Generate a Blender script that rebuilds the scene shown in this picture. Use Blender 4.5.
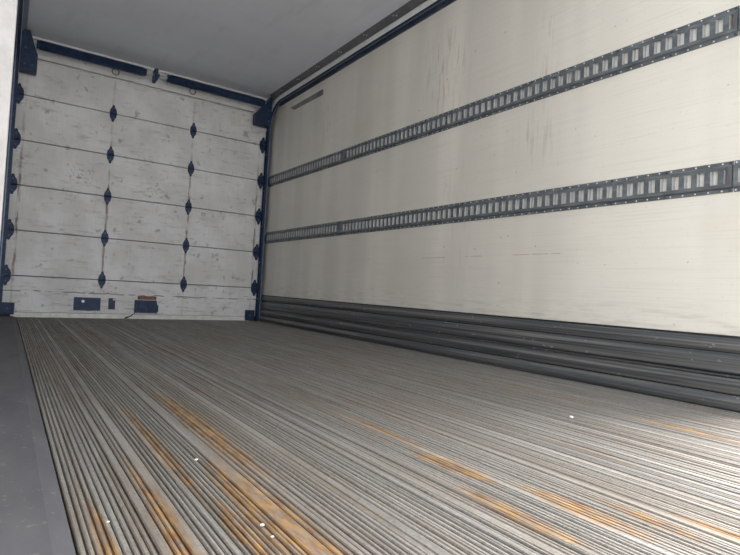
import bpy, bmesh, math, random
from mathutils import Vector, Matrix

scene = bpy.context.scene
C = scene.collection
for o in list(bpy.data.objects):
    bpy.data.objects.remove(o, do_unlink=True)

# ------------------------------------------------------------------ camera
CAM_Z = 0.386                       # height above the ribbed floor (floor ribs top = 0)
FPX, YAW, PITCH, ROLL = 533.77, 0.5993, 0.0277, 0.0541
fwd = Vector((math.sin(YAW) * math.cos(PITCH), math.cos(YAW) * math.cos(PITCH), math.sin(PITCH)))
rt = Vector((math.cos(YAW), -math.sin(YAW), 0))
up = rt.cross(fwd)
rt2 = math.cos(ROLL) * rt + math.sin(ROLL) * up
up2 = -math.sin(ROLL) * rt + math.cos(ROLL) * up
cd = bpy.data.cameras.new('camera')
cd.sensor_width = 36.0
cd.lens = FPX / 740.0 * 36.0
cd.clip_start = 0.01
cam = bpy.data.objects.new('camera', cd)
C.objects.link(cam)
m = Matrix((rt2, up2, -fwd)).transposed().to_4x4()
m.translation = Vector((0, 0, CAM_Z))
cam.matrix_world = m
scene.camera = cam

# ------------------------------------------------------------------ daylight and exposure
world = bpy.data.worlds.new('overcast_sky')
scene.world = world
world.use_nodes = True
bg = world.node_tree.nodes['Background']
bg.inputs[0].default_value = (0.97, 0.985, 1.0, 1)
bg.inputs[1].default_value = 1.0
sun = bpy.data.lights.new('sun', 'SUN')
sun.energy = 3.2
sun.angle = math.radians(36)          # sun behind thin cloud: soft-edged
sun.color = (1.0, 0.95, 0.87)
so = bpy.data.objects.new('sun', sun)
C.objects.link(so)
so.rotation_euler = Vector((-0.66, 0.10, -0.74)).to_track_quat('-Z', 'Y').to_euler()   # from beyond the right side doorway
scene.view_settings.view_transform = 'Standard'
scene.view_settings.look = 'None'
scene.view_settings.gamma = 1.0
scene.view_settings.use_curve_mapping = False
scene.view_settings.exposure = 1.83
scene.cycles.max_bounces = 16
scene.cycles.diffuse_bounces = 12
scene.cycles.use_denoising = True
scene.cycles.sample_clamp_indirect = 10.0

# geometry of the cargo body (metres)
XR = 2.384        # right wall lining
XL = -0.065       # left wall lining
YD = 5.635        # face of the roll-up door
YF = -0.3         # open end of the body, behind the camera
ZC = 2.494        # ceiling
SIDE_Y1, SIDE_Z1 = 0.80, 2.30     # the right wall stops here: open side doorway just out of frame
POST_Y = 0.90     # white post on the left

def add_portal(name, w, h, mat):                # guides sky sampling only, gives off nothing itself
    pd = bpy.data.lights.new(name, 'AREA')
    pd.shape = 'RECTANGLE'
    pd.size, pd.size_y = w, h
    pd.cycles.is_portal = True
    p = bpy.data.objects.new(name, pd)
    p.matrix_world = Matrix(mat)
    C.objects.link(p)
add_portal('open_end_daylight', XR - XL, ZC, ((1, 0, 0, (XL + XR) / 2), (0, 0, -1, YF - 0.02), (0, 1, 0, ZC / 2), (0, 0, 0, 1)))
add_portal('side_doorway_daylight', SIDE_Y1 - YF, SIDE_Z1, ((0, 0, 1, XR + 0.09), (1, 0, 0, (SIDE_Y1 + YF) / 2), (0, 1, 0, SIDE_Z1 / 2), (0, 0, 0, 1)))

# ------------------------------------------------------------------ node helpers
class NB:
    def __init__(self, name):
        self.m = bpy.data.materials.new(name)
        self.m.use_nodes = True
        self.nt = self.m.node_tree
        self.b = self.nt.nodes['Principled BSDF']
        self.pos = self.nt.nodes.new('ShaderNodeNewGeometry').outputs['Position']
        s = self.nt.nodes.new('ShaderNodeSeparateXYZ')
        self.nt.links.new(self.pos, s.inputs[0])
        self.x, self.y, self.z = s.outputs
    def put(self, sock, v):
        if isinstance(v, bpy.types.NodeSocket):
            self.nt.links.new(v, sock)
        elif isinstance(v, (tuple, list)) and len(v) == 3 and sock.type == 'RGBA':
            sock.default_value = (*v, 1)
        else:
            sock.default_value = v
    def mth(self, op, a, b=0.0, c=0.0, clamp=False):
        n = self.nt.nodes.new('ShaderNodeMath'); n.operation = op; n.use_clamp = clamp
        for i, v in enumerate((a, b, c)):
            self.put(n.inputs[i], v)
        return n.outputs[0]
    def mul(self, a, b): return self.mth('MULTIPLY', a, b)
    def mix(self, f, a, b):
        n = self.nt.nodes.new('ShaderNodeMix'); n.data_type = 'RGBA'
        self.put(n.inputs[0], f); self.put(n.inputs[6], a); self.put(n.inputs[7], b)
        return n.outputs[2]
    def vec(self, sx, sy, sz, off=(0, 0, 0)):
        n = self.nt.nodes.new('ShaderNodeMapping')
        self.nt.links.new(self.pos, n.inputs['Vector'])
        n.inputs['Scale'].default_value = (sx, sy, sz)
        n.inputs['Location'].default_value = off
        return n.outputs[0]
    def noise(self, sx, sy, sz, detail=3.0, rough=0.55, off=(0, 0, 0)):
        n = self.nt.nodes.new('ShaderNodeTexNoise')
        self.put(n.inputs['Vector'], self.vec(sx, sy, sz, off))
        n.inputs['Scale'].default_value = 1.0
        n.inputs['Detail'].default_value = detail
        n.inputs['Roughness'].default_value = rough
        return n.outputs[0]
    def ramp(self, v, lo, hi, a=0.0, b=1.0):
        n = self.nt.nodes.new('ShaderNodeMapRange'); n.interpolation_type = 'SMOOTHSTEP'
        self.put(n.inputs[0], v)
        for i, t in enumerate((lo, hi, a, b)):
            n.inputs[i + 1].default_value = t
        return n.outputs[0]
    def band(self, v, c, w, soft):                 # 1 where |v - c| < w
        d = self.mth('ABSOLUTE', self.mth('SUBTRACT', v, c))
        return self.ramp(d, w, w + soft, 1.0, 0.0)
    def spot(self, u, v, cu, cv, ru, rv):          # soft ellipse
        a = self.mth('DIVIDE', self.mth('SUBTRACT', u, cu), ru)
        b = self.mth('DIVIDE', self.mth('SUBTRACT', v, cv), rv)
        r = self.mth('SQRT', self.mth('ADD', self.mul(a, a), self.mul(b, b)))
        return self.ramp(r, 0.05, 1.15, 1.0, 0.0)
    def mx(self, *a):
        r = a[0]
        for t in a[1:]:
            r = self.mth('MAXIMUM', r, t)
        return r
    def bump(self, h, strength, dist=0.01):
        n = self.nt.nodes.new('ShaderNodeBump')
        n.inputs['Strength'].default_value = strength
        n.inputs['Distance'].default_value = dist
        self.put(n.inputs['Height'], h)
        self.nt.links.new(n.outputs[0], self.b.inputs['Normal'])
    def out(self, col, rough=0.6, metal=0.0, spec=0.5):
        self.put(self.b.inputs['Base Color'], col)
        self.put(self.b.inputs['Roughness'], rough)
        self.put(self.b.inputs['Metallic'], metal)
        self.put(self.b.inputs['Specular IOR Level'], spec)
        return self.m

def plain(name, a, b, scale=30.0, rough=0.5, metal=0.0, bump=0.0):
    n = NB(name)
    f = n.ramp(n.noise(scale, scale, scale), 0.3, 0.7)
    if bump:
        n.bump(n.noise(scale * 3, scale * 3, scale * 3), bump, 0.002)
    return n.out(n.mix(f, a, b), rough, metal)

COLX = (0.0064, 0.764, 1.5247, 2.2973)           # hinge columns on the door
SEAM = [1.9654 - 0.4 * i for i in range(5)]      # seams between door sections

# right wall lining: off-white fibreglass, faint vertical bands, rub marks and streaks
def make_wall(name):
    n = NB(name)
    base = n.mix(n.ramp(n.noise(0.6, 2.6, 0.25, 2), 0.35, 0.65), (0.70, 0.68, 0.63), (0.82, 0.795, 0.735))
    cl = n.ramp(n.noise(2.0, 1.2, 2.2, 4), 0.42, 0.75)
    base = n.mix(n.mul(cl, 0.25), base, (0.60, 0.56, 0.48))
    brushed = n.ramp(n.noise(5, 2.0, 120, 3), 0.45, 0.8)
    base = n.mix(n.mul(brushed, 0.16), base, (0.42, 0.39, 0.35))
    spk = n.ramp(n.noise(60, 55, 60, 2), 0.62, 0.75)
    base = n.mix(n.mul(spk, 0.14), base, (0.35, 0.30, 0.25))
    # vertical brownish runs
    run = n.ramp(n.noise(5, 38, 3.5, 4, 0.65), 0.50, 0.66)
    zone = n.mx(n.spot(n.y, n.z, 2.72, 1.90, 0.30, 0.42), n.mul(n.spot(n.y, n.z, 1.90, 1.70, 0.10, 0.40), 0.8),
                n.mul(n.spot(n.y, n.z, 1.95, 1.30, 0.2, 0.22), 0.7), n.mul(n.spot(n.y, n.z, 4.4, 1.95, 0.25, 0.3), 0.4),
                n.mul(n.spot(n.y, n.z, 2.55, 0.9, 0.25, 0.5), 0.35))
    base = n.mix(n.mul(n.mul(run, zone), 0.5), base, (0.36, 0.25, 0.17))
    # rare dark nicks
    nick = n.ramp(n.noise(34, 24, 30, 2, 0.4, (3, 7, 1)), 0.745, 0.78)
    base = n.mix(n.mul(nick, 0.45), base, (0.16, 0.13, 0.11))
    # reddish rub line at pallet height
    dash = n.ramp(n.noise(4, 9, 60, 2), 0.42, 0.52)
    red = n.mul(n.mul(n.band(n.z, 0.643, 0.0015, 0.002), n.mx(n.band(n.y, 1.90, 0.15, 0.02), n.band(n.y, 2.74, 0.11, 0.02), n.band(n.y, 2.37, 0.06, 0.02))), dash)
    base = n.mix(n.mul(red, 0.5), base, (0.42, 0.20, 0.15))
    # dust thrown up just over the scuff rails
    low = n.mul(n.ramp(n.z, 0.29, 0.48, 1.0, 0.0), n.ramp(n.noise(8, 6, 40, 4), 0.45, 0.7))
    base = n.mix(n.mul(low, 0.35), base, (0.40, 0.36, 0.31))
    n.bump(n.noise(9, 9, 9, 5), 0.12, 0.01)
    return n.out(base, 0.42, 0.0, 0.35)

def make_door_mat():
    n = NB('door_paint')
    base = n.mix(n.ramp(n.noise(3.5, 3, 3.0, 5), 0.35, 0.68), (0.70, 0.70, 0.70), (0.82, 0.83, 0.845))
    g = n.ramp(n.noise(7, 4, 30, 5, 0.65), 0.50, 0.78)
    base = n.mix(n.mul(g, 0.45), base, (0.27, 0.23, 0.19))
    blot = n.ramp(n.noise(16, 9, 14, 3, 0.5, (5, 1, 3)), 0.64, 0.72)
    base = n.mix(n.mul(blot, 0.45), base, (0.17, 0.15, 0.14))
    weave = n.ramp(n.noise(260, 20, 8, 2), 0.45, 0.75)
    base = n.mix(n.mul(weave, 0.12), base, (0.30, 0.27, 0.24))
    # scuff marks from loads
    sc = n.mul(n.mx(n.spot(n.x, n.z, 0.53, 1.34, 0.16, 0.14), n.spot(n.x, n.z, 1.18, 1.26, 0.14, 0.20)), n.ramp(n.noise(42, 20, 38, 3), 0.56, 0.64))
    base = n.mix(n.mul(sc, 0.6), base, (0.12, 0.11, 0.11))
    # rust running down the stiles below the hinges
    cols = None
    for k, cx in enumerate(COLX):
        wob = n.mth('ADD', n.x, n.mul(n.mth('SUBTRACT', n.noise(2, 2, 9, 2), 0.5), 0.02))
        b = n.band(wob, cx + (0.05, 0, 0, -0.035)[k], 0.004, 0.012)
        cols = b if cols is None else n.mx(cols, b)
    rn = n.ramp(n.noise(30, 8, 7, 4), 0.38, 0.60)
    base = n.mix(n.mul(n.mul(cols, rn), n.mul(n.ramp(n.z, 1.9, 1.2, 0.25, 0.8), n.ramp(n.z, 0.30, 0.37, 0.25, 1.0))), base, (0.20, 0.09, 0.05))
    # cracked, scraped lower section
    scr = n.mul(n.ramp(n.noise(5, 4, 95, 5, 0.7), 0.60, 0.66), n.ramp(n.z, 0.24, 0.34, 1.0, 0.05))
    base = n.mix(n.mul(scr, 0.75), base, (0.11, 0.085, 0.07))
    line = n.mul(n.band(n.mth('ADD', n.z, n.mul(n.mth('SUBTRACT', n.noise(7, 3, 3, 3), 0.5), 0.03)), 0.235, 0.0025, 0.004), n.ramp(n.noise(9, 3, 3, 3), 0.42, 0.55))
    base = n.mix(n.mul(line, 0.8), base, (0.13, 0.08, 0.06))
    n.bump(n.noise(14, 10, 14, 4), 0.15, 0.006)
    return n.out(base, 0.55, 0.0, 0.3)

# floor: worn aluminium ribs with rust-coloured residue in long streaks
RUST = [(0.46, 1.45, 0.05, 0.80, 0.9), (0.40, 0.80, 0.075, 0.55, 1.0), (0.24, 0.85, 0.03, 0.55, 0.9), (0.32, 1.35, 0.03, 0.7, 0.8),
        (0.87, 0.90, 0.05, 0.20, 1.0), (0.79, 0.66, 0.04, 0.22, 1.0), (0.92, 0.60, 0.05, 0.20, 1.0), (1.00, 0.52, 0.04, 0.16, 0.8),
        (1.84, 0.85, 0.04, 0.28, 0.9), (1.93, 1.55, 0.045, 0.6, 0.7), (1.50, 2.3, 0.09, 0.8, 0.45), (0.145, 0.84, 0.022, 0.35, 0.8),
        (0.90, 1.2, 0.03, 0.35, 0.7), (1.065, 0.42, 0.03, 0.14, 0.8), (0.335, 0.72, 0.03, 0.35, 1.0), (1.30, 0.85, 0.03, 0.3, 0.5),
        (0.62, 1.9, 0.03, 0.8, 0.4), (1.18, 1.6, 0.04, 0.5, 0.4)]
def make_floor_mat(name, a, b, rust=1.0, metal=0.45):
    n = NB(name)
    f = n.ramp(n.noise(95, 0.9, 6, 4, 0.6), 0.30, 0.70)
    base = n.mix(f, a, b)
    grime = n.ramp(n.noise(26, 1.4, 4, 5, 0.65, (2, 5, 0)), 0.45, 0.75)
    base = n.mix(n.mul(grime, 0.6), base, (0.165, 0.125, 0.092))
    fine = n.ramp(n.noise(150, 60, 40, 4, 0.7), 0.52, 0.74)
    base = n.mix(n.mul(fine, 0.38), base, (0.56, 0.53, 0.47))
    pit = n.ramp(n.noise(210, 70, 60, 3, 0.65, (4, 2, 0)), 0.53, 0.70)
    base = n.mix(n.mul(pit, 0.5), base, (0.10, 0.085, 0.07))
    kn = n.ramp(n.noise(90, 330, 60, 2, 0.5, (9, 9, 0)), 0.42, 0.62)
    base = n.mix(n.mul(kn, 0.30), base, (0.13, 0.12, 0.105))
    tan = n.ramp(n.noise(7, 0.9, 3, 4, 0.6, (8, 3, 0)), 0.42, 0.72)
    base = n.mix(n.mul(tan, 0.36), base, (0.20, 0.15, 0.105))
    if rust:
        zone = None
        for cx, cy, rx, ry, s in RUST:
            t = n.mul(n.spot(n.x, n.y, cx, cy, rx, ry), s)
            zone = t if zone is None else n.mx(zone, t)
        br = n.noise(70, 4.5, 5, 5, 0.62, (1, 3, 0))
        fleck = n.ramp(n.noise(150, 22, 20, 3, 0.6, (7, 1, 0)), 0.36, 0.60, 0.35, 1.0)
        msk = n.mul(n.ramp(n.mth('ADD', n.mul(zone, 0.60), n.mul(br, 0.78)), 0.50, 0.88), fleck)
        rc = n.mix(n.ramp(n.noise(60, 14, 10, 4), 0.35, 0.68), (0.22, 0.118, 0.058), (0.46, 0.285, 0.115))
        base = n.mix(n.mul(msk, 0.9 * rust), base, rc)
    rr = n.ramp(n.noise(50, 6, 10, 3), 0.3, 0.7, 0.5, 0.72)
    n.bump(n.noise(200, 40, 60, 3), 0.18, 0.003)
    return n.out(base, rr, metal, 0.25)

def make_ceiling_mat():
    n = NB('ceiling_lining')
    base = n.mix(n.ramp(n.noise(0.8, 2.0, 1, 3), 0.3, 0.7), (0.66, 0.69, 0.76), (0.72, 0.75, 0.82))  # blue lean of the lens veil painted into the lining colour
    sm = n.ramp(n.noise(9, 2.0, 3, 4), 0.5, 0.8)
    base = n.mix(n.mul(sm, 0.2), base, (0.36, 0.35, 0.35))
    return n.out(base, 0.4, 0.0, 0.4)

M = {}
M['wall'] = make_wall('wall_lining')
M['wall_plain'] = plain('plain_lining', (0.78, 0.77, 0.75), (0.84, 0.83, 0.81), 4, 0.5)
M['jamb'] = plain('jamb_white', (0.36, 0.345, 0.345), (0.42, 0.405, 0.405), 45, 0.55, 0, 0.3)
M['door'] = make_door_mat()
M['ceiling'] = make_ceiling_mat()
M['rib'] = make_floor_mat('floor_rib_metal', (0.225, 0.222, 0.220), (0.355, 0.347, 0.333))
M['plank'] = make_floor_mat('floor_plank_metal', (0.10, 0.09, 0.082), (0.18, 0.16, 0.14), 0.9)
n = NB('sill_plate_metal')
_b = n.mix(n.ramp(n.noise(9, 3, 5, 5, 0.6), 0.35, 0.68), (0.080, 0.080, 0.091), (0.104, 0.104, 0.115))
_b = n.mix(n.mul(n.ramp(n.noise(70, 60, 40, 3), 0.62, 0.72), 0.4), _b, (0.22, 0.215, 0.21))
M['sill'] = n.out(_b, 0.7, 0.0, 0.3)
M['scuff'] = None
n = NB('scuff_rail_metal')
_b = n.mix(n.ramp(n.noise(20, 0.8, 90, 4, 0.6), 0.35, 0.7), (0.08, 0.09, 0.102), (0.23, 0.23, 0.225))
_b = n.mix(n.mul(n.ramp(n.noise(40, 22, 40, 3), 0.66, 0.72), 0.6), _b, (0.5, 0.49, 0.47))
M['scuff'] = n.out(_b, 0.42, 0.35)
n = NB('galvanised_track')
_b = n.mix(n.ramp(n.noise(40, 12, 40, 4), 0.35, 0.7), (0.125, 0.145, 0.165), (0.215, 0.24, 0.262))
M['track'] = n.out(_b, 0.5, 0.45)
M['zinc'] = plain('bright_zinc', (0.80, 0.80, 0.79), (0.90, 0.90, 0.89), 40, 0.45, 0.1)
M['zinc_dull'] = plain('dull_zinc', (0.30, 0.31, 0.315), (0.40, 0.41, 0.41), 40, 0.5, 0.2)
M['navy'] = plain('flare_blue_dark_steel', (0.007, 0.020, 0.062), (0.017, 0.040, 0.100), 30, 0.5, 0.2)  # dark hardware steel, lens-veil blue painted into its colour
M['navy_mid'] = plain('blue_grey_steel', (0.05, 0.07, 0.12), (0.09, 0.11, 0.17), 20, 0.45, 0.3)
M['flare_blue'] = plain('flare_blue_steel', (0.14, 0.18, 0.27), (0.20, 0.25, 0.34), 20, 0.4, 0.3)  # lighter steel with a lens-flare blue painted in
M['pale_steel'] = plain('pale_track_steel', (0.80, 0.81, 0.82), (0.90, 0.905, 0.91), 25, 0.45, 0.2)
M['trim_dark'] = plain('dark_trim', (0.105, 0.105, 0.118), (0.15, 0.15, 0.163), 14, 0.5, 0.2)
M['screw'] = plain('screw_head', (0.45, 0.45, 0.45), (0.65, 0.65, 0.65), 50, 0.4, 0.5)
M['black'] = plain('black_rubber', (0.012, 0.013, 0.016), (0.03, 0.03, 0.034), 40, 0.7)
M['seal'] = plain('pale_rubber_seal', (0.72, 0.72, 0.70), (0.86, 0.86, 0.84), 18, 0.6)
M['rust'] = plain('rusty_edge', (0.16, 0.075, 0.05), (0.28, 0.16, 0.12), 30, 0.8)
M['strip'] = plain('grey_wall_strip', (0.20, 0.20, 0.205), (0.28, 0.275, 0.27), 20, 0.5, 0.2)
M['paper'] = plain('faded_sticker', (0.66, 0.65, 0.62), (0.74, 0.73, 0.70), 30, 0.6)
M['chip'] = plain('white_chip', (0.60, 0.59, 0.56), (0.72, 0.71, 0.68), 80, 0.6)
M['concrete'] = plain('yard_concrete', (0.36, 0.35, 0.33), (0.46, 0.45, 0.43), 9, 0.9)

# ------------------------------------------------------------------ mesh helpers
def obj(name, verts, faces, mat, parent=None, smooth=False):
    me = bpy.data.meshes.new(name)
    me.from_pydata([tuple(v) for v in verts], [], faces)
    bm = bmesh.new(); bm.from_mesh(me)
    bmesh.ops.recalc_face_normals(bm, faces=bm.faces)
    bm.to_mesh(me); bm.free()
    if smooth:
        for p in me.polygons:
            p.use_smooth = True
    me.materials.append(M[mat] if isinstance(mat, str) else mat)
    o = bpy.data.objects.new(name, me)
    C.objects.link(o)
    if parent is not None:
        o.parent = parent
    return o

class MB:
    def __init__(self):
        self.v, self.f = [], []
    def add(self, v, f):
        k = len(self.v)
        self.v += [tuple(p) for p in v]
        self.f += [tuple(i + k for i in q) for q in f]
        return self
    def box(self, x0, x1, y0, y1, z0, z1, ch=0.0):
        if ch <= 0:
            v = [(x, y, z) for x in (x0, x1) for y in (y0, y1) for z in (z0, z1)]
            return self.add(v, [(0, 1, 3, 2), (4, 6, 7, 5), (0, 4, 5, 1), (2, 3, 7, 6), (0, 2, 6, 4), (1, 5, 7, 3)])
        bm = bmesh.new()
        bmesh.ops.create_cube(bm, size=1.0)
        for q in bm.verts:
            q.co = Vector(((x0 + x1) / 2 + q.co.x * (x1 - x0), (y0 + y1) / 2 + q.co.y * (y1 - y0), (z0 + z1) / 2 + q.co.z * (z1 - z0)))
        bmesh.ops.bevel(bm, geom=list(bm.edges), offset=ch, segments=1, affect='EDGES')
        bm.verts.index_update()
        self.add([q.co[:] for q in bm.verts], [[q.index for q in f.verts] for f in bm.faces])
        bm.free()
        return self
    def prism(self, poly, axis, a, b):
        """poly: 2-D outline; extruded along axis from a to b"""
        n = len(poly)
        def P(p, t):
            return {'x': (t, p[0], p[1]), 'y': (p[0], t, p[1]), 'z': (p[0], p[1], t)}[axis]
        v = [P(p, a) for p in poly] + [P(p, b) for p in poly]
        f = [tuple(range(n)), tuple(range(2 * n - 1, n - 1, -1))]
        f += [(i, (i + 1) % n, n + (i + 1) % n, n + i) for i in range(n)]
        return self.add(v, f)
    def cyl(self, p0, p1, r, n=12, r1=None):
        p0, p1 = Vector(p0), Vector(p1)
        d = (p1 - p0).normalized()
        a = d.orthogonal().normalized(); b = d.cross(a)
        r1 = r if r1 is None else r1
        v = []
        for p, q in ((p0, r), (p1, r1)):
            v += [p + q * (math.cos(2 * math.pi * i / n) * a + math.sin(2 * math.pi * i / n) * b) for i in range(n)]
        f = [tuple(range(n)), tuple(range(2 * n - 1, n - 1, -1))] + [(i, (i + 1) % n, n + (i + 1) % n, n + i) for i in range(n)]
        return self.add(v, f)
    def ring(self, c, axis_pts, r, t, n=18, m=6):
        """torus around the y axis at c"""
        v, f = [], []
        for i in range(n):
            A = 2 * math.pi * i / n
            for j in range(m):
                B = 2 * math.pi * j / m
                R = r + t * math.cos(B)
                v.append((c[0] + R * math.cos(A), c[1] + t * math.sin(B), c[2] + R * math.sin(A)))
        for i in range(n):
            for j in range(m):
                f.append((i * m + j, ((i + 1) % n) * m + j, ((i + 1) % n) * m + (j + 1) % m, i * m + (j + 1) % m))
        return self.add(v, f)
    def sweep(self, prof, frames):
        """closed profile [(a,b)], frames [(origin, A axis, B axis)]"""
        n = len(prof); v = []; f = []
        for o, A, B in frames:
            v += [o + A * p[0] + B * p[1] for p in prof]
        for k in range(len(frames) - 1):
            for i in range(n):
                f.append((k * n + i, k * n + (i + 1) % n, (k + 1) * n + (i + 1) % n, (k + 1) * n + i))
        f.append(tuple(range(n))); e = (len(frames) - 1) * n
        f.append(tuple(range(e + n - 1, e - 1, -1)))
        return self.add(v, f)
    def build(self, name, mat, parent=None, smooth=False):
        return obj(name, self.v, self.f, mat, parent, smooth)

def inst(src, parent, loc=(0, 0, 0)):
    c = src.copy(); C.objects.link(c); c.parent = parent; c.location = loc
    return c
def empty(name, loc=(0, 0, 0)):
    o = bpy.data.objects.new(name, None); C.objects.link(o); o.location = loc
    o.empty_display_size = 0.1
    return o
def tag(o, label, cat=None, group=None, kind=None):
    o['label'] = label
    if cat: o['category'] = cat
    if group: o['group'] = group
    if kind: o['kind'] = kind
    return o
def struct(o, label):
    o['kind'] = 'structure'; o['label'] = label
    return o

# ------------------------------------------------------------------ the setting: cargo body shell
T = 0.08
wr = MB().box(XR, XR + T, SIDE_Y1, YD + 0.17, -0.12, ZC + T)
wr.box(XR, XR + T, YF - T, SIDE_Y1, SIDE_Z1, ZC + T)
wr.box(XR, XR + T, YF - T, SIDE_Y1, -0.12, -0.016)
struct(wr.build('wall_right', 'wall'), 'off-white cargo wall lining with two slotted tracks')
struct(MB().box(XL - T, XL, YF - T, YD + 0.17, -0.12, ZC + T).build('wall_left', 'wall_plain'), 'white left cargo wall behind the post')
struct(MB().box(XL, XR, YD + 0.09, YD + 0.17, -0.12, ZC).build('back_light_block', 'trim_dark'), 'dark panel added behind the roll-up door to block light leaks')  # added panel, stops light leaking through the door gaps and keeps them dark
struct(MB().box(XL, XR, YF - T, YD + 0.09, ZC, ZC + T).build('ceiling', 'ceiling'), 'smooth grey ceiling lining of the cargo body')
struct(MB().box(-40, 40, -40, 40, -1.3, -1.2).build('ground', 'concrete'), 'pale concrete yard outside the cargo body')

# wall post on the left, close to the camera
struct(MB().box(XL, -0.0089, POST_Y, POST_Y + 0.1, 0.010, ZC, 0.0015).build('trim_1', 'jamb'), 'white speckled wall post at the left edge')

# floor: base slab > extruded planks > ribs
floor = struct(MB().box(XL, XR, YF - T, YD + 0.09, -0.12, -0.016).build('floor', 'plank'), 'ribbed worn metal cargo floor with rusty streaks')
Y0, Y1 = YF + 0.01, YD - 0.006
def rib_mesh(w, h, name='rib'):
    prof = [(-w / 2, -0.016), (-w / 2, h - 0.0022), (-w / 2 + 0.0018, h), (w / 2 - 0.0018, h), (w / 2, h - 0.0022), (w / 2, -0.016)]
    return MB().prism(prof, 'y', Y0, Y1)
FX0, FX1 = 0.109, 2.3235
PW = 0.1585
rib_src = {}
def add_rib(par, x, w):
    key = round(w, 4)
    if key not in rib_src:
        o = rib_mesh(w, 0.0).build('rib', 'rib', par)
        rib_src[key] = o
        o.location = (x, 0, 0)
    else:
        o = inst(rib_src[key], par, (x, 0, 0))
    o.location.z = random.uniform(-0.0026, 0.0006)
    return o
random.seed(4)
x = FX0
k = 0
while x < FX1 - 0.02:
    w = min(PW, FX1 - x)
    pk = MB().box(x + 0.0006, x + w - 0.0006, Y0, Y1, -0.016, -0.0075).build('floor_plank', 'plank', floor)
    # one plank: narrow ribs, then a broad flat rib that locks into its neighbour
    pattern = [0.0106] * 4 + [0.0120] * 2 + [0.0106] * 3 + [0.0180] + [0.0106] * 2 + [0.0240]
    if k % 3 == 1:
        pattern = [0.0106] * 3 + [0.0160] + [0.0106] * 5 + [0.0130] + [0.0106] * 2 + ([0.0365] if k == 1 else [0.0225])
    if k % 3 == 2:
        pattern = [0.0120] * 5 + [0.0106] * 5 + [0.0150] + [0.0215]
    s = w / sum(pattern) if w < PW - 0.001 and w / sum(pattern) > 0.75 else PW / sum(pattern)
    t = x
    for p in pattern:
        pw = p * s
        if t + pw > FX1 + 0.0005:
            break
        gap = random.choice((0.0022, 0.0026, 0.0032, 0.0036))
        add_rib(pk, t + pw / 2, round((pw - gap) * 5000) / 5000)
        t += pw
    x += PW
    k += 1

# flat sill plate running along the left wall, with a sloped darker edge
sill = MB().prism([(XL, -0.016), (XL, 0.010), (0.076, 0.010), (0.1055, -0.002), (0.1055, -0.016)], 'y', YF, YD - 0.02).build('baseboard_left', 'sill')
struct(sill, 'smooth dark grey floor plate along the left wall')

# scuff rails at the foot of the right wall: four bulged strips
bb = empty('baseboard_right', (XR, 2.3, 0))
struct(bb, 'dark ribbed metal scuff rails along the foot of the right wall')
def scuff(z1, z0, d, mid):
    # wall side at 0, bulge d towards the cargo space
    prof = [(0, z0), (0, z1), (-d * 0.45, z1), (-d * 0.62, z1 - 0.004), (-d, z1 - (z1 - z0) * mid), (-d * 0.86, z1 - (z1 - z0) * (mid + 0.25)),
            (-d * 0.72, z0 + 0.006), (-d * 0.5, z0)]
    return MB().prism(prof, 'y', SIDE_Y1 - 2.3 + 0.005, YD - 2.3 - 0.045).build('scuff_strip', 'scuff', bb)
scuff(0.283, 0.2265, 0.022, 0.50)
scuff(0.2225, 0.142, 0.026, 0.36)
scuff(0.129, 0.064, 0.032, 0.42)
scuff(0.0605, 0.000, 0.044, 0.45)
MB().box(-0.008, 0, SIDE_Y1 - 2.295, YD - 2.345, -0.01, 0.292).build('backing_strip', 'black', bb)
MB().box(-0.060, -0.0405, SIDE_Y1 - 2.295, YD - 2.345, -0.010, 0.003).build('base_flange', 'strip', bb)
MB().box(-0.027, 0, SIDE_Y1 - 2.295, YD - 2.345, 0.1325, 0.1385).build('scuff_strip', 'scuff', bb)

# ------------------------------------------------------------------ ceiling edge trim on the right, with screws
ct = MB().prism([(2.281, ZC), (2.284, ZC - 0.006), (2.3155, ZC - 0.047), (2.3165, ZC - 0.047), (2.3165, ZC)], 'y', YF, 5.48).build('trim_2', 'trim_dark')
struct(ct, 'dark sloping cove trim where ceiling meets the right wall')
sc0 = None
for i, yy in enumerate([1.2 + 0.4 * t for t in range(11)]):
    for d in (0, 0.03):
        if sc0 is None:
            nrm = Vector((-0.8, 0, -0.6)).normalized()
            sc0 = MB().cyl((0, 0, 0), nrm * 0.004, 0.006, 8).build('screw', 'screw', ct)
            o = sc0
        else:
            o = inst(sc0, ct)
        o.location = (2.300, yy + d, ZC - 0.0285) if not d else (2.293, yy + d, ZC - 0.019)
ca = MB().prism([(XR, 2.371), (XR, 2.440), (2.374, 2.440), (2.374, 2.371)], 'y', SIDE_Y1, 5.42).build('trim_3', 'navy_mid')  # dark strip put in for the shadow gap between track and wall
struct(ca, 'dark blue grey strip painting the shadow gap under the door track on the right wall')
cl = MB().prism([(0.03, ZC), (0.026, ZC - 0.006), (-0.018, ZC - 0.05), (-0.022, ZC - 0.05), (-0.022, ZC)], 'y', 1.01, 5.47).build('trim_4', 'flare_blue')  # bluish colour imitates lens flare over the left edge
struct(cl, 'cove trim where ceiling meets the left wall, with painted blue lens flare')

# ------------------------------------------------------------------ header above the door
hd = MB().box(XL, XR, YD + 0.005, YD + 0.06, 2.317, ZC - 0.002, 0.003).build('trim_5', 'door')
struct(hd, 'stained pale header board above the roll-up door')
MB().box(XL, XR, YD - 0.030, YD + 0.004, ZC - 0.018, ZC - 0.002).build('header_angle', 'zinc', hd)
for hx in (0.761, 1.494):
    MB().ring((hx, YD + 0.003, 2.372), None, 0.030, 0.006).build('bolt_ring', 'strip', hd, True)

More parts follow.
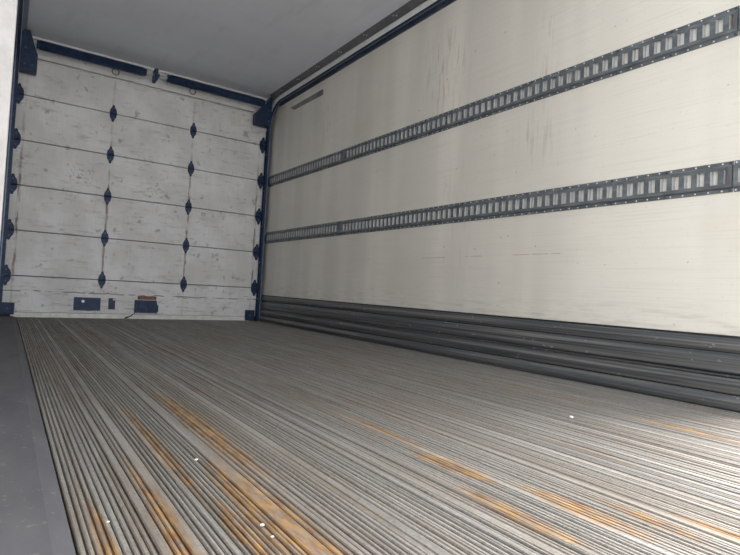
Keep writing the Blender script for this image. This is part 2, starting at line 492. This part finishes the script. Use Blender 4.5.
# ------------------------------------------------------------------ roll-up door
door = empty('roll_up_door', (1.15, YD, 0.0))
tag(door, 'closed white sectional roll-up door with dark diamond hinges at the far end', 'door')
DO = Vector((1.15, YD, 0.0))
def dpart(mb, name, mat, parent=None, smooth=False):
    """parts given in world coordinates, parented to the door"""
    par = door if parent is None else parent
    org = DO if parent is None else parent['_o']
    org = Vector(org)
    mb.v = [tuple(Vector(p) - org) for p in mb.v]
    return mb.build(name, mat, par, smooth)
DX0, DX1 = -0.018, 2.335
edges = [2.311] + SEAM + [0.042]
for i in range(6):
    zt, zb = edges[i], edges[i + 1]
    g = 0.0035
    dpart(MB().box(DX0, DX1, YD, YD + 0.035, zb + g, zt - g, 0.003), 'door_section', 'door')
# pale lip along the top of the uppermost section
dpart(MB().box(0.10, 2.19, YD - 0.010, YD, 2.288, 2.302, 0.002), 'top_lip', 'paper')
# bottom seal
dpart(MB().prism([(YD + 0.03, 0.001), (YD + 0.03, 0.042), (YD - 0.004, 0.042), (YD - 0.014, 0.030), (YD - 0.014, 0.001)], 'x', 0.06, 2.25), 'bottom_seal', 'seal')
# hinges: eye-shaped plates with a knuckle, a pin and two bolts
def hinge_poly(w, h):
    pts = [(0.0, h), (w * 0.26, h * 0.95), (w * 0.40, h * 0.72), (w * 0.84, h * 0.47), (w, h * 0.22), (w * 0.97, 0.0)]
    right = pts + [(p[0], -p[1]) for p in pts[-2::-1]]
    return right + [(-p[0], p[1]) for p in right[-2:0:-1]]
def build_hinge(w, h, edge):
    pl = MB().prism(hinge_poly(w, h), 'y', -0.009, 0.0).build('hinge', 'navy', door)
    kn = MB().cyl((-w * 0.98, -0.013, 0), (w * 0.98, -0.013, 0), 0.010, 10).build('knuckle', 'navy', pl)
    b0 = MB().cyl((0, -0.009, 0), (0, -0.015, 0), 0.0085, 6)
    bt = b0.build('bolt', 'navy_mid', pl); bt.location = (0, 0, h * 0.55)
    bu = inst(bt, pl, (0, 0, -h * 0.55))
    parts = [kn, bt, bu]
    if edge:
        st = MB().cyl((0, -0.018, 0), (edge * 0.042, -0.018, 0), 0.006, 8).build('roller_stem', 'navy_mid', pl)
        parts.append(st)
    return pl, parts
protos = {}
for ci, cx in enumerate(COLX):
    kind = 0 if ci in (1, 2) else (-1 if ci == 0 else 1)
    for zi, zz in enumerate(SEAM):
        loc = Vector((cx, YD, zz)) - DO
        if kind not in protos:
            protos[kind] = build_hinge(0.031 if kind == 0 else 0.038, 0.083 if kind == 0 else 0.092, kind)
            protos[kind][0].location = loc
        else:
            src, parts = protos[kind]
            h = inst(src, door, loc)
            for p in parts:
                inst(p, h, p.location)
# corner roller brackets at the foot of the door
for (xa, xb, za, zb) in ((-0.019, 0.086, 0.024, 0.128), (2.204, 2.312, 0.004, 0.118)):
    m_ = MB().box(xa, xb, YD - 0.018, YD - 0.0003, za, zb, 0.003)
    br = dpart(m_, 'bottom_bracket', 'navy')
    b = MB().cyl(Vector(((xa + xb) / 2, YD - 0.018, (za + zb) / 2)) - DO, Vector(((xa + xb) / 2, YD - 0.023, (za + zb) / 2)) - DO, 0.009, 8)
    b.build('bolt', 'navy_mid', br)
# lower section hardware
pl = dpart(MB().box(0.541, 0.766, YD - 0.006, YD, 0.071, 0.194, 0.002), 'latch_plate', 'navy')
pl['label'] = 'dark blue rectangular plate near the door foot'
MB().cyl(Vector((0.616, YD - 0.006, 0.158)) - DO, Vector((0.616, YD - 0.013, 0.158)) - DO, 0.013, 12).build('screw', 'screw', pl)
MB().box(0.541 - 1.15, 0.766 - 1.15, -0.010, -0.006, 0.0715, 0.078).build('plate_lip', 'navy_mid', pl)
sp = dpart(MB().box(0.834, 0.893, YD - 0.006, YD, 0.088, 0.196, 0.002), 'keeper_plate', 'navy')
MB().cyl(Vector((0.880, YD - 0.006, 0.184)) - DO, Vector((0.880, YD - 0.011, 0.184)) - DO, 0.010, 10).build('screw', 'screw', sp)
hb = MB()
hb.prism([(1.066, 0.062), (1.066, 0.186), (1.270, 0.186), (1.276, 0.150), (1.289, 0.135), (1.289, 0.075), (1.272, 0.062)], 'y', YD - 0.016, YD)
cup = dpart(hb, 'handle_cup', 'navy')
MB().box(1.10 - 1.15, 1.165 - 1.15, -0.024, -0.016, 0.085, 0.165, 0.003).build('cup_rib', 'navy', cup)
MB().box(1.19 - 1.15, 1.25 - 1.15, -0.024, -0.016, 0.085, 0.165, 0.003).build('cup_rib', 'navy', cup)
dpart(MB().box(1.092, 1.268, YD - 0.008, YD, 0.192, 0.228, 0.002), 'rusty_bracket', 'rust')
# pull strap hanging from the cup to the floor
fr = []
for (px, py, pz) in ((1.095, YD - 0.0185, 0.085), (1.075, YD - 0.0215, 0.062), (1.050, YD - 0.0215, 0.038), (1.015, YD - 0.0215, 0.018), (0.985, YD - 0.0215, 0.0105)):
    fr.append((Vector((px, py, pz)) - DO, Vector((0.45, 0.1, 0.7)), Vector((0, 1, 0))))
MB().sweep([(-0.014, -0.002), (0.014, -0.002), (0.014, 0.002), (-0.014, 0.002)], fr).build('pull_strap', 'black', door)
dpart(MB().box(1.918, 2.030, YD - 0.0012, YD, 2.112, 2.248), 'sticker', 'paper')

# ------------------------------------------------------------------ door tracks: vertical, curved, then along the ceiling
R_ = 0.30
def track_path(x, y_end):
    pts = [(5.585, 0.0), (5.585, 2.420 - R_)]
    for i in range(1, 9):
        a = math.pi / 2 * i / 9
        pts.append((5.585 - R_ + R_ * math.cos(a), 2.420 - R_ + R_ * math.sin(a)))
    pts += [(5.585 - R_, 2.420), (y_end, 2.420)]
    fr = []
    for i, (yy, zz) in enumerate(pts):
        a = pts[max(i - 1, 0)]; b = pts[min(i + 1, len(pts) - 1)]
        t = Vector((0, b[0] - a[0], b[1] - a[1])).normalized()
        nin = Vector((0, -t.z, t.y))        # towards the cargo space / floor
        fr.append((Vector((x, yy, zz)), Vector((1, 0, 0)), nin))
    return fr
def door_track(name, x, side, label):
    e = empty(name, (x, 5.585, 0))
    tag(e, label, 'door track', 'tracks of the roll-up door')
    fr = [(o - Vector((x, 5.585, 0)), A, B) for o, A, B in track_path(x, 2.2)]
    s = side
    w = 0.021
    # C-channel: web towards the wall
    prof = [(s * w, -w), (s * w, w), (s * (-w), w), (s * (-w), w * 0.55), (s * (-w + 0.003), w * 0.55), (s * (-w + 0.003), w - 0.003), (s * (w - 0.003), w - 0.003),
            (s * (w - 0.003), -w + 0.003), (s * (-w + 0.003), -w + 0.003), (s * (-w + 0.003), -w * 0.55), (s * (-w), -w * 0.55), (s * (-w), -w)]
    MB().sweep(prof, fr).build('channel', 'navy', e)
    # pale face strip on the cargo side
    prof2 = [(s * (-w - 0.0025), -w), (s * (-w - 0.0025), w), (s * (-w - 0.0002), w), (s * (-w - 0.0002), -w)]
    MB().sweep(prof2, fr[2:]).build('face_strip', 'pale_steel', e)
    # broad jamb plate behind the vertical run, reaching to the wall
    MB().box(min(-s * 0.024, s * 0.035), max(-s * 0.024, s * 0.035), 0.0215, 0.0245, 0.0, 2.12, 0.0008).build('jamb_plate', 'navy', e)
    # paler blue bead along the middle of the channel
    prof4 = [(s * 0.002, w), (s * 0.012, w), (s * 0.012, w + 0.004), (s * 0.002, w + 0.004)]
    MB().sweep(prof4, fr).build('edge_bead', 'flare_blue', e)
    for i in range(5):
        z = 0.25 + 0.4 * i
        MB().cyl((s * (-w - 0.0002), -0.012, z), (s * (-w - 0.004), -0.012, z), 0.005, 8).build('bolt', 'screw', e)
    return e
door_track('door_track', 2.340, 1, 'dark blue door track curving up the far right corner and along the ceiling')
door_track('door_track', -0.030, -1, 'dark blue door track up the far left edge beyond the white post')

# ------------------------------------------------------------------ counterbalance: shaft, two springs, centre bracket
CB = Vector((1.15, 5.50, 2.390))
cb = empty('counterbalance', CB)
tag(cb, 'dark spring shaft assembly running across the top of the roll-up door', 'door spring')
def spring(xa, xb):
    v = MB(); n = 14; pts = 0
    turns = int((xb - xa) / 0.012)
    verts, faces = [], []
    for i in range(turns * 2 + 1):
        xx = xa + (xb - xa) * i / (turns * 2)
        r = 0.042 if i % 2 == 0 else 0.0385
        for j in range(n):
            a = 2 * math.pi * j / n
            verts.append((xx - 1.15, r * math.cos(a), r * math.sin(a)))
    for i in range(turns * 2):
        for j in range(n):
            faces.append((i * n + j, i * n + (j + 1) % n, (i + 1) * n + (j + 1) % n, (i + 1) * n + j))
    faces.append(tuple(range(n))); e = turns * 2 * n
    faces.append(tuple(range(e + n - 1, e - 1, -1)))
    return v.add(verts, faces)
spring(0.128, 0.975).build('torsion_spring', 'navy', cb)
spring(1.240, 2.205).build('torsion_spring', 'navy', cb)
MB().cyl((0.09 - 1.15, 0, 0), (2.26 - 1.15, 0, 0), 0.012, 10).build('shaft', 'screw', cb)
for xa, xb in ((0.975, 1.010), (1.205, 1.240), (0.108, 0.128), (2.205, 2.230)):
    MB().cyl((xa - 1.15, 0, 0), (xb - 1.15, 0, 0), 0.036, 12, 0.034).build('winding_cone', 'navy', cb)
cbk = MB().box(1.085 - 1.15, 1.115 - 1.15, -0.03, 0.10, -0.050, 0.062, 0.004).build('centre_bracket', 'navy', cb)
MB().cyl((1.070 - 1.15, 0, 0), (1.130 - 1.15, 0, 0), 0.022, 12).build('bearing', 'navy_mid', cbk)
# end bearing brackets in both top corners
for poly, bolts in (([(2.146, 2.152), (2.146, 2.268), (2.255, 2.400), (2.30, 2.478), (2.3145, 2.478), (2.3145, 2.150)], ((2.19, 2.20), (2.28, 2.20), (2.28, 2.32))),
                    ([(-0.005, 2.138), (-0.005, 2.486), (0.058, 2.482), (0.086, 2.392), (0.112, 2.312), (0.122, 2.290), (0.122, 2.138)], ((0.03, 2.19), (0.085, 2.19), (0.03, 2.33)))):
    eb = MB().prism([(p[0] - CB.x, p[1] - CB.z) for p in poly], 'y', 5.475 - CB.y, 5.585 - CB.y).build('end_bracket', 'navy', cb)
    for p in bolts:
        MB().cyl((p[0] - CB.x, 5.475 - CB.y, p[1] - CB.z), (p[0] - CB.x, 5.468 - CB.y, p[1] - CB.z), 0.010, 6).build('bolt', 'navy_mid', eb)

# ------------------------------------------------------------------ slotted cargo tracks on the right wall
PITCH_S = 0.0508
SEC = [(0.805, 0.943), (0.947, 3.978), (3.982, 5.59)]
def track_section(ya, yb, phase, zc, H, par, org):
    """pressed steel strip: raised web with punched slots, flat flanges, inward tabs beside each slot"""
    mb = MB(); tb = MB()
    xw = XR - 0.0005; xf = XR - 0.0035; xr = XR - 0.0155
    zt, zb = zc + H / 2, zc - H / 2
    fl = 0.0150; sh = 0.0290                       # flange width, slot half height
    w0, w1 = zb + fl + 0.004, zt - fl - 0.004     # raised web limits
    def quad(a, b, c, d): mb.add([a, b, c, d], [(0, 1, 2, 3)])
    # flanges, their outer edges and the sloping shoulders
    for (z0, z1, zs) in ((zt - fl, zt, w1), (zb + fl, zb, w0)):
        quad((xf, ya, z0), (xf, yb, z0), (xf, yb, z1), (xf, ya, z1))
        quad((xf, ya, z1), (xf, yb, z1), (xw, yb, z1), (xw, ya, z1))
        quad((xf, ya, z0), (xf, yb, z0), (xr, yb, zs), (xr, ya, zs))
    # web: solid rows above and below the slots
    quad((xr, ya, w0), (xr, yb, w0), (xr, yb, zc - sh), (xr, ya, zc - sh))
    quad((xr, ya, zc + sh), (xr, yb, zc + sh), (xr, yb, w1), (xr, ya, w1))
    # bars between slots
    ys = []
    y = phase
    while y - 0.0135 > ya: y -= PITCH_S
    y += PITCH_S
    while y + 0.016 < yb - 0.012:
        ys.append(y); y += PITCH_S
    prev = ya
    for y in ys:
        a, b = y - 0.0132, y + 0.0148
        quad((xr, prev, zc - sh), (xr, a, zc - sh), (xr, a, zc + sh), (xr, prev, zc + sh))
        # far-side tab bent inwards, thin returns above and below
        tb.add([(xr + 0.0003, b, zc - sh), (xr + 0.0003, b, zc + sh), (xw - 0.002, b - 0.0065, zc + sh), (xw - 0.002, b - 0.0065, zc - sh)], [(0, 1, 2, 3)])
        quad((xr, a, zc - sh), (xr, a, zc + sh), (xr + 0.003, a, zc + sh), (xr + 0.003, a, zc - sh))
        for s in (-1, 1):
            quad((xr, a, zc + s * sh), (xr, b, zc + s * sh), (xr + 0.003, b, zc + s * sh), (xr + 0.003, a, zc + s * sh))
        prev = b
    quad((xr, prev, zc - sh), (xr, yb, zc - sh), (xr, yb, zc + sh), (xr, prev, zc + sh))
    for ye in (ya, yb):                            # closed ends
        mb.add([(xw, ye, zb), (xf, ye, zb), (xf, ye, zb + fl), (xr, ye, w0), (xr, ye, w1), (xf, ye, zt - fl), (xf, ye, zt), (xw, ye, zt)], [tuple(range(8))])
    mb.v = [tuple(Vector(p) - Vector(org)) for p in mb.v]
    o = mb.build('track_section', 'track', par)
    tb.v = [tuple(Vector(p) - Vector(org)) for p in tb.v]
    t_ = tb.build('slot_tabs', 'zinc_dull', o); t_['kind'] = 'stuff'
    # rows of punched dimples on the flanges: too many and too small to pick apart
    dm = MB()
    for y in ys:
        for z in (zt - 0.0075, zb + 0.0075):
            q = Vector((xf, y + PITCH_S / 2, z)) - Vector(org)
            if q.y + org[1] < yb - 0.005:
                dm.cyl(q, q - Vector((0.0012, 0, 0)), 0.0036, 6)
    d = dm.build('flange_dimples', 'zinc', o); d['kind'] = 'stuff'
    # bright plate seen through the slots
    MB().box(XR - 0.0012 - org[0], XR - 0.0002 - org[0], ya + 0.004 - org[1], yb - 0.004 - org[1], -sh - 0.004, sh + 0.004).build('back_plate', 'zinc', o)
    return o
bolt_src = {}
def cargo_track(zc, H, label):
    org = (XR, 2.3, zc)
    e = empty('cargo_track', org)
    tag(e, label, 'cargo track', 'slotted cargo tracks on the right wall')
    for i, (ya, yb) in enumerate(SEC):
        o = track_section(ya, yb, 1.012 if i < 2 else 4.043, zc, H, e, org)
        y = 0.957 + (0 if i == 1 else (3.036 if i == 2 else 0))
        while y < yb - 0.005:
            for z in (H / 2 - 0.0075, -H / 2 + 0.0075):
                loc = (-0.0035, y - 2.3, z)
                if 'b' not in bolt_src:
                    bolt_src['b'] = MB().cyl((0, 0, 0), (-0.005, 0, 0), 0.0058, 8, 0.0045).build('bolt', 'navy_mid', o)
                    bolt_src['b'].location = loc
                else:
                    inst(bolt_src['b'], o, loc)
            y += 0.254
    # half-closed slot with a splice cover at the joint nearest the camera
    MB().box(-0.0175, -0.0158, 0.9475 - 2.3, 0.963 - 2.3, -0.036, 0.036).build('splice_cover', 'trim_dark', e)
    return e
cargo_track(1.5629, 0.1235, 'upper of the two grey slotted cargo tracks on the right wall')
cargo_track(0.9284, 0.1260, 'lower of the two grey slotted cargo tracks on the right wall')

# ------------------------------------------------------------------ short grey strip high on the right wall
ws = MB().prism([(4.445, 2.232), (4.445, 2.286), (5.14, 2.286), (5.05, 2.243)], 'x', XR - 0.006, XR).build('wall_strip', 'strip')
tag(ws, 'short grey strip fixed high on the right wall near the far corner', 'wall strip')

# ------------------------------------------------------------------ loose chips on the floor
def chip(x, y, r, label, seed):
    rnd = random.Random(seed)
    bm = bmesh.new()
    bmesh.ops.create_icosphere(bm, subdivisions=2, radius=r)
    for q in bm.verts:
        k_ = 1 + rnd.uniform(-0.28, 0.22)
        q.co = Vector((q.co.x * k_, q.co.y * 0.75 * k_, q.co.z * 0.45 * k_))
    zmin = min(q.co.z for q in bm.verts)
    v = [(q.co.x, q.co.y, q.co.z - zmin) for q in bm.verts]
    bm.verts.index_update()
    f = [[q.index for q in t.verts] for t in bm.faces]
    bm.free()
    o = obj('white_chip', v, f, 'chip')
    o.location = (x, y, -0.0004)
    tag(o, label, 'chip', 'loose white chips on the floor')
chip(1.599, 1.097, 0.0088, 'largest white chip, alone on the grey ribs towards the right wall', 1)
chip(0.366, 0.806, 0.0042, 'small white chip lying among the rust streaks near the front', 2)
chip(0.368, 1.172, 0.0042, 'white chip at the far end of the orange rust streaks', 3)
chip(0.365, 0.763, 0.0030, 'small white chip nearest the front edge of the picture in the rust', 4)
chip(0.447, 5.58, 0.014, 'white chip lying against the foot of the roll-up door', 5)
chip(0.158, 0.929, 0.0028, 'tiny white chip on the ribs close to the left floor plate', 6)

for o in bpy.data.objects:
    if '_o' in o:
        del o['_o']
print('objects', len(bpy.data.objects))
